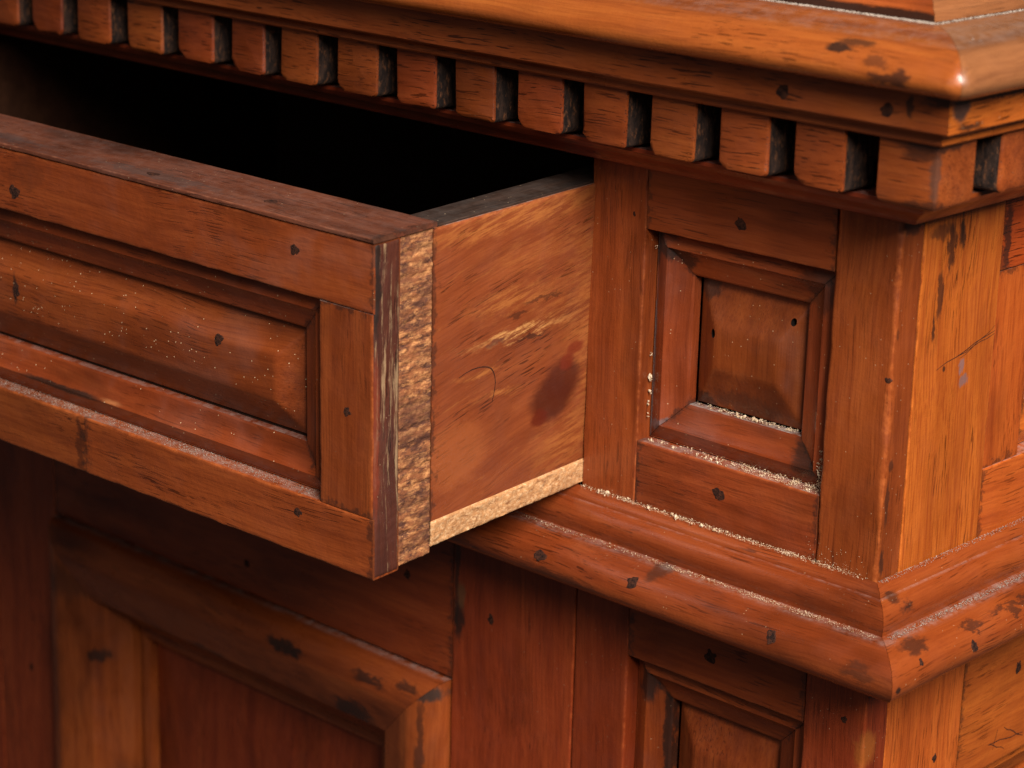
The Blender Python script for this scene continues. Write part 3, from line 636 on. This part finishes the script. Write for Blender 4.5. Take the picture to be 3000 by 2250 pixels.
SB = FB + 0.0002
board('side_board', (-0.0200, -0.0006), (SB, 0.235), (0.0006, 0.1331), MAT['side'], drw, wear=0.0008)
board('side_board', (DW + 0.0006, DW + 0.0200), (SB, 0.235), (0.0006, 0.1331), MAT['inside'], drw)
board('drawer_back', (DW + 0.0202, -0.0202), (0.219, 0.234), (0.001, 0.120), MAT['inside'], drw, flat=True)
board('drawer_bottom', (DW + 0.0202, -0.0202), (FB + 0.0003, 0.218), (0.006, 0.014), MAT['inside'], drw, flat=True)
MAT['sidetop'] = wood('blackened_wood', 'y', ((0.014, 0.0075, 0.0055), (0.028, 0.015, 0.0105), (0.055, 0.028, 0.019)), pores=0.6, blotch=0.4, specks=0.6, dust=0.06, rough=0.5, coat=0.05)
board('side_top_edge', (-0.0198, -0.0022), (SB + 0.004, 0.234), (0.1328, 0.1341), MAT['sidetop'], drw, wear=0.0006)
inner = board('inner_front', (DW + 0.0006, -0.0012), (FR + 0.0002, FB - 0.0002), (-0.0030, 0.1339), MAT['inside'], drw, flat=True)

# rough sawn ends: displaced sheets with thickness
def rough_sheet(name, yr, zr, x0, amp, sc, mat, parent, du=0.0006, ridge=0.0):
    ny = int((yr[1] - yr[0]) / du); nz = int((zr[1] - zr[0]) / du)
    V, F = [], []
    for j in range(nz + 1):
        for k in range(ny + 1):
            y = yr[0] + (yr[1] - yr[0]) * k / ny; z = zr[0] + (zr[1] - zr[0]) * j / nz
            v = Vector((y * sc * 0.55, z * sc, 3.3))
            h = noise.fractal(v, 0.8, 2.1, 5) * amp
            if ridge:
                zz = z + 0.0012 * noise.noise(Vector((y * 180, z * 90, 1)))
                h += -ridge * max(0, math.sin(zz * 6.283 / 0.0088 + 1.5 * noise.noise(Vector((0, z * 60, 7))))) ** 3
            edge = min(k, ny - k, j, nz - j)
            if edge == 0: h = -0.0006
            V.append((x0 + max(-0.0016, min(0.0007, h)), y, z))
    for j in range(nz):
        for k in range(ny): a = j * (ny + 1) + k; F.append((a, a + 1, a + ny + 2, a + ny + 1))
    b0 = len(V); n1 = ny + 1
    ring = list(range(n1)) + [j * n1 + ny for j in range(1, nz + 1)] + [nz * n1 + k for k in range(ny - 1, -1, -1)] + [j * n1 for j in range(nz - 1, 0, -1)]
    for r in ring: V.append((x0 - 0.0035, V[r][1], V[r][2]))
    m = len(ring)
    for q in range(m): F.append((ring[q], ring[(q + 1) % m], b0 + (q + 1) % m, b0 + q))
    F.append(tuple(b0 + q for q in range(m)))
    return link(name, V, F, mat, parent, 60)
def rough_mat(name, dark, mid, pale, sc, lo, sqv, cover):
    N = NT(name); tc = N.n('ShaderNodeTexCoord'); o = N.vm('MULTIPLY', tc.outputs['Object'], sqv)
    a = N.noise(o, sc, 6, 0.8); b = N.noise(o, sc * 1.7, 6, 0.8); big = N.noise(o, 70, 4, 0.65); fi = N.noise(o, 1500, 3, 0.7)
    col = N.mix(N.step(a, lo, lo + 0.16), dark, mid)
    col = N.mix(N.mt('MULTIPLY', N.step(b, 0.46, 0.64), 0.85), col, pale)
    col = N.mix(N.mt('MULTIPLY', N.step(big, 0.44, 0.60), cover), col, dark)
    col = N.mix(N.mt('MULTIPLY', N.step(fi, 0.40, 0.70), 0.25), col, tuple(c * 0.35 for c in mid))
    N.l(col, N.b.inputs['Base Color']); N.b.inputs['Roughness'].default_value = 0.8; N.b.inputs['Specular IOR Level'].default_value = 0.25
    bp = N.n('ShaderNodeBump'); bp.inputs['Strength'].default_value = 0.7; bp.inputs['Distance'].default_value = 0.0006
    N.l(N.noise(o, 1300, 4, 0.75), bp.inputs['Height']); N.l(bp.outputs[0], N.b.inputs['Normal'])
    return N.m
MAT['roughend'] = rough_mat('torn_end_grain', (0.070, 0.025, 0.016), (0.26, 0.088, 0.032), (0.58, 0.26, 0.095), 260, 0.41, (1, 0.34, 1), 0.6)
MAT['roughrun'] = rough_mat('bare_worn_wood', (0.22, 0.085, 0.032), (0.50, 0.24, 0.095), (0.76, 0.49, 0.26), 420, 0.34, (1, 0.6, 1), 0.25)
rough_sheet('worn_end', (FR + 0.0003, FB - 0.0001), (-0.0030, 0.1340), -0.0004, 0.00042, 480, MAT['roughend'], drw, du=0.0005, ridge=0.0004)
rough_sheet('worn_runner', (FB + 0.0002, 0.10), (0.0000, 0.0108), 0.0002, 0.0005, 420, MAT['roughrun'], drw, du=0.0007)
# blackened, streaked edge of the outer front
MAT['edge'] = wood('streaked_edge_wood', 'z', ((0.035, 0.013, 0.010), (0.075, 0.022, 0.013), (0.13, 0.036, 0.018)), pores=0.9, blotch=0.8, rough=0.42, specks=0.3, coat=0.1, stretch=0.14,
    raw=(0.52, 0.62, 260, (0.33, 0.215, 0.115), 0.75, 0.06),
    spots=[((0, D0 + 0.002, 0.12), (0.01, 0.0025, 0.03), BLK, 0.9, 0.003), ((0, D0 + 0.0015, 0.055), (0.01, 0.0022, 0.04), (0.15, 0.026, 0.011), 0.8, 0.002)])
rough_sheet('worn_edge', (D0 + 0.0006, FR - 0.0001), (ZF0 + 0.0004, ZF1 - 0.0002), 0.0003, 0.00025, 160, MAT['edge'], drw, du=0.0010)

# hand-drawn hook on the drawer side
def stroke(name, pts, r, mat, parent):
    V, F = [], []; k = 5
    n = len(pts)
    for i, p in enumerate(pts):
        a = Vector(pts[max(0, i - 1)]); b = Vector(pts[min(n - 1, i + 1)]); t = (b - a).normalized()
        u = Vector((1, 0, 0)); v = t.cross(u).normalized()
        rr = r * (0.45 + 0.55 * math.sin(math.pi * (i + 0.6) / (n + 0.2)))
        for j in range(k): V.append(Vector(p) + u * math.cos(6.283 * j / k) * rr * 0.5 + v * math.sin(6.283 * j / k) * rr)
    for i in range(n - 1):
        for j in range(k): F.append((i * k + j, i * k + (j + 1) % k, (i + 1) * k + (j + 1) % k, (i + 1) * k + j))
    F.append(tuple(range(k))); F.append(tuple((n - 1) * k + j for j in range(k)))
    return link(name, V, F, mat, parent, 60)
hk = [(-0.0006, y_, z_) for y_, z_ in ((-0.0815, 0.0682), (-0.0775, 0.0693), (-0.0737, 0.0698), (-0.0700, 0.0698), (-0.0668, 0.0694), (-0.0638, 0.0686), (-0.0615, 0.0673), (-0.0601, 0.0655), (-0.0592, 0.0632), (-0.0588, 0.0607), (-0.0591, 0.0583), (-0.0597, 0.0558), (-0.0607, 0.0526))]
stroke('pen_mark', hk, 0.00030, MAT['nail'], drw)


# knife scratches on the right-hand side of the cabinet
for n_, (a_, b_, w_) in enumerate((((0.0315, 0.0795), (0.0729, 0.0884), 0.00022), ((0.0420, 0.0815), (0.0727, 0.0870), 0.00018), ((0.0480, 0.0808), (0.0725, 0.0900), 0.00014), ((0.1101, -0.0998), (0.1270, -0.1095), 0.00026), ((0.0978, -0.1040), (0.1266, -0.1076), 0.00026), ((0.0978, -0.1040), (0.1118, -0.1105), 0.00020), ((0.1050, -0.0990), (0.1020, -0.1075), 0.00018))):
    stroke('scratch', [(-0.00025, a_[0] + (b_[0] - a_[0]) * t / 6, a_[1] + (b_[1] - a_[1]) * t / 6 + 0.0004 * math.sin(t * 1.9 + n_)) for t in range(7)], w_, MAT['nail'], cab)

for (kind, loc, nrm, r, sx) in (
    ('c', (-0.0765, 0.0003, 0.1294), (0, -1, 0), 2.9, 0.9), ('c', (-0.0802, 0.0003, 0.0144), (0, -1, 0), 2.8, 1.1), ('c', (-0.1316, 0.0, 0.124), (0, -1, 0), 1.1, 0.7),
    ('d', (-0.0419, -0.1285, 0.1239), (0, -1, 0), 2.2, 1.1), ('d', (-0.0944, -0.1209, 0.0734), (0, -1, 0.05), 2.7, 1.0), ('d', (-0.0137, -0.1284, 0.064), (0, -1, 0), 2.2, 0.9), ('d', (-0.0414, -0.1285, 0.0139), (0, -1, 0), 2.0, 1.2),
    ('d', (-0.2133, -0.1285, 0.1156), (0, -1, 0), 3.4, 1.1), ('d', (-0.2249, -0.1211, 0.0674), (0, -1, 0.02), 3.6, 0.7), ('d', (-0.0672, -0.1164, 0.1358), (0, 0, 1), 2.2, 1.5), ('d', (-0.1330, -0.1200, 0.1358), (0, 0, 1), 2.2, 1.8),
    ('c', (-0.1509, -0.0306, -0.0248), (0, -0.92, 0.39), 2.6, 1.3), ('c', (-0.1, -0.0294, -0.0225), (0, -0.87, 0.5), 2.9, 1.0), ('c', (-0.0272, -0.0302, -0.0239), (0, -0.92, 0.39), 2.8, 0.9), ('c', (0.0312, 0.026, -0.0266), (0.97, 0, 0.26), 2.6, 0.9), ('c', (0.0297, -0.0098, -0.0229), (0.87, 0, 0.5), 1.6, 0.8),
    ('c', (-0.0274, -0.0437, 0.1942), (0, -1, 0), 2.9, 1.0), ('c', (0.018, -0.0437, 0.1941), (0, -1, 0), 2.9, 1.0), ('c', (-0.0797, 0.0003, -0.0583), (0, -1, 0), 3.0, 1.1), ('c', (-0.207, 0.0, -0.0803), (0, -1, 0), 2.4, 0.8), ('c', (-0.262, 0.0002, -0.0739), (0, -1, 0), 2.8, 0.8), ('c', (-0.3782, 0.0002, -0.1018), (0, -1, 0), 2.4, 1.0),
    ('c', (-0.0016, 0.0, 0.0815), (0, -1, 0), 1.4, 1.0), ('c', (-0.0003, 0.0548, -0.0961), (1, 0, 0), 2.4, 0.6), ('c', (-0.0003, 0.1176, -0.0732), (1, 0, 0), 2.8, 0.8), ('c', (-0.5676, 0.0, -0.2197), (0, -1, 0), 2.6, 0.7), ('c', (-0.0103, 0.0, -0.064), (0, -1, 0), 1.6, 1.0)):
    if kind == 'd': loc = (loc[0], loc[1] - 0.0040, loc[2] + (0.0007 if nrm[2] == 1 else 0))
    plug(cab if kind == 'c' else drw, loc, nrm, r * mm, sx=sx)
# ------------------------------------------------------------------ wood flour and dust lying in the corners
def crumbs(name, label, pieces, mat):
    """pieces: list of (x, y, z, r)"""
    base = [Vector(v).normalized() for v in ((1, 1, 1), (1, -1, -1), (-1, 1, -1), (-1, -1, 1), (0.2, 0.1, -1.3), (-0.1, 1.2, 0.5))]
    V, F = [], []
    bm = bmesh.new(); bmesh.ops.create_icosphere(bm, subdivisions=1, radius=1.0)
    bv = [v.co.copy() for v in bm.verts]; bf = [[v.index for v in f.verts] for f in bm.faces]; bm.free()
    oc = [Vector(v) for v in ((1, 0, 0), (-1, 0, 0), (0, 1, 0), (0, -1, 0), (0, 0, 1), (0, 0, -1))]
    of = [(0, 2, 4), (2, 1, 4), (1, 3, 4), (3, 0, 4), (2, 0, 5), (1, 2, 5), (3, 1, 5), (0, 3, 5)]
    for (x, y, z, r) in pieces:
        sv, sf = (bv, bf) if r > 0.0006 else (oc, of)
        q = Euler((random.random() * 6, random.random() * 6, random.random() * 6)).to_matrix()
        s = Vector((random.uniform(0.6, 1.5), random.uniform(0.5, 1.1), random.uniform(0.5, 1.0)))
        b = len(V)
        for v in sv:
            u = Vector((v.x * s.x, v.y * s.y, v.z * s.z)) * r * random.uniform(0.7, 1.25)
            V.append(Vector((x, y, z)) + q @ u)
        for f in sf: F.append(tuple(b + i for i in f))
    o = link(name, V, F, mat, None, 0)
    o['kind'] = 'stuff'; o['label'] = label; o['category'] = 'wood dust'
    return o
rnd = random.uniform
def heap(n, a, b, dens, spread_y, spread_z, rmin, rmax, pw=2.0):
    """n crumbs strewn along the line a-b, density dens(t) in 0..1"""
    out = []
    while len(out) < n:
        t = random.random()
        if random.random() > dens(t): continue
        r = rmin + (rmax - rmin) * random.random() ** pw
        p = Vector(a).lerp(Vector(b), t)
        h = random.random() ** 2
        out.append((p.x + rnd(-0.001, 0.001), p.y - spread_y * random.random() * (1 - 0.4 * h), p.z + spread_z * h + r * 0.3, r))
    return out
def nz(t, f, s):
    v = 0.5 + 0.75 * noise.noise(Vector((t * f, s, 0))) + 0.35 * noise.noise(Vector((t * f * 4.3, s, 3)))
    return max(0.0, min(1.0, v)) ** 2
pc = []
# lower ledge of the small panel frame
pc += heap(1300, (-0.118, 0.0074, ZBR + 0.0002), (-0.0315, 0.0074, ZBR + 0.0002), lambda t: max(0.04, min(1, (t - 0.15) * 1.6)) * nz(t, 22, 1), 0.0068, 0.0014, 0.00008, 0.00038, 3.0)
pc += heap(60, (-0.122, 0.0062, ZBR + 0.0002), (-0.08, 0.0062, ZBR + 0.0002), lambda t: 1, 0.0055, 0.001, 0.0002, 0.0007)
# inner ledge above the lower moulding
zi = ZBR + 0.0182
pc += heap(520, (-0.105, 0.0150, zi + 0.0002), (-0.052, 0.0150, zi + 0.0002), lambda t: nz(t, 20, 4) * (0.25 + t), 0.0036, 0.0009, 0.00010, 0.00040, 3.0)
pc += heap(7, (-0.085, 0.0135, zi), (-0.066, 0.0135, zi), lambda t: 1, 0.002, 0.0012, 0.0005, 0.0009, 1)
# flakes caught in the left groove and in the lower right corner
for (gx, gy, gz, gr) in ((-0.1238, 0.0058, 0.0545, 0.0011), (-0.1236, 0.0056, 0.0535, 0.0009), (-0.1236, 0.0058, 0.0470, 0.0009), (-0.1240, 0.0058, 0.0425, 0.0007), (-0.1238, 0.0056, 0.064, 0.0005), (-0.1236, 0.0056, 0.110, 0.0005), (-0.1238, 0.0056, 0.037, 0.0006)):
    pc += [(gx + rnd(-.0006, .0006), gy, gz + rnd(-.0012, .0012), gr * rnd(.5, 1)) for _ in range(4)]
pc += [(-0.0335 - rnd(0, 0.002), 0.0062 + rnd(-0.001, 0.001), ZBR + 0.001 + rnd(0, 0.016) ** 1.0, rnd(0.0002, 0.0006)) for _ in range(90)]
crumbs('wood_dust', 'pale wood flour and crumbs lying in the small framed panel beside the drawer', pc, MAT['flour'])
pc = []
pc += heap(2300, (X1 + 0.001, -0.0004, -0.0006), (-0.004, -0.0004, -0.0006), lambda t: (0.25 + 0.75 * max(0, nz(t, 14, 9) - 0.25)) * (1.0 if t < 0.93 else 0.4), 0.0036, 0.0009, 0.00008, 0.00030, 3.0)
pc += heap(26, (X1 + 0.002, -0.001, -0.0006), (-0.06, -0.001, -0.0006), lambda t: nz(t, 30, 3), 0.004, 0.0008, 0.0004, 0.0008, 1)
pc += heap(70, (-0.034, -0.0002, 0.0), (-0.006, -0.0002, 0.0), lambda t: 1 - 0.6 * t, 0.0004, 0.0085, 0.00010, 0.00024)
crumbs('wood_dust', 'line of pale wood flour along the top of the sill below the small panel', pc, MAT['flour'])
pc = heap(1500, (X1 - 0.02, -0.0146, -0.0165), (0.012, -0.0146, -0.0165), lambda t: 0.15 + 0.85 * math.exp(-((t - 0.72) / 0.2) ** 2) * nz(t, 9, 2), 0.0038, 0.0006, 0.00008, 0.00026, 2.5)
crumbs('wood_dust', 'thin line of wood flour in the groove of the sill moulding above its round edge', pc, MAT['flour'])
pc = [(-0.40 + 0.419 * (1 - random.random() ** 1.6), -0.0188 - 0.0022 * random.random() ** 1.5, 0.2225 + 0.0004 * random.random(), rnd(0.00014, 0.0004)) for _ in range(6500)]
pc += [(0.0188 + 0.0018 * random.random() ** 1.5, -0.019 + 0.20 * random.random(), 0.2225 + 0.0003 * random.random(), rnd(0.00014, 0.00034)) for _ in range(1500)]
pc += [(x_, -0.03 - rnd(0, 0.016), 0.2222, rnd(0.0003, 0.0006)) for x_ in (0.046, 0.049)]
crumbs('wood_dust', 'pale dust gathered along the raised border on top of the cabinet', pc, MAT['greydust'])
pc = [(0.0146 + 0.0032 * random.random(), -0.012 + 0.2 * random.random(), -0.0166, rnd(0.00010, 0.00026)) for _ in range(1500)]
pc += [(0.0008 + 0.003 * random.random() ** 2, 0.0 + 0.2 * random.random(), -0.0008, rnd(0.00010, 0.00024)) for _ in range(1000)]
crumbs('wood_dust', 'grey dust in the sill moulding on the right-hand side of the cabinet', pc, MAT['greydust'])
pc = []
loc = lambda x, y, z: (drw.matrix_basis @ Vector((x, y, z)))
ds = heap(5200, (-0.40, D0 + 0.0076, 0.0221), (-0.0300, D0 + 0.0076, 0.0221), lambda t: 0.3 + 0.7 * nz(t, 12, 5), 0.0070, 0.0005, 0.00008, 0.00022)
DM = Matrix.Translation(drw.location) @ drw.rotation_euler.to_matrix().to_4x4()
pc = [(*(DM @ Vector((a, b, c))), r) for a, b, c, r in ds]
crumbs('wood_dust', 'fine grey dust on the lower ledge of the drawer front', pc, MAT['greydust'])
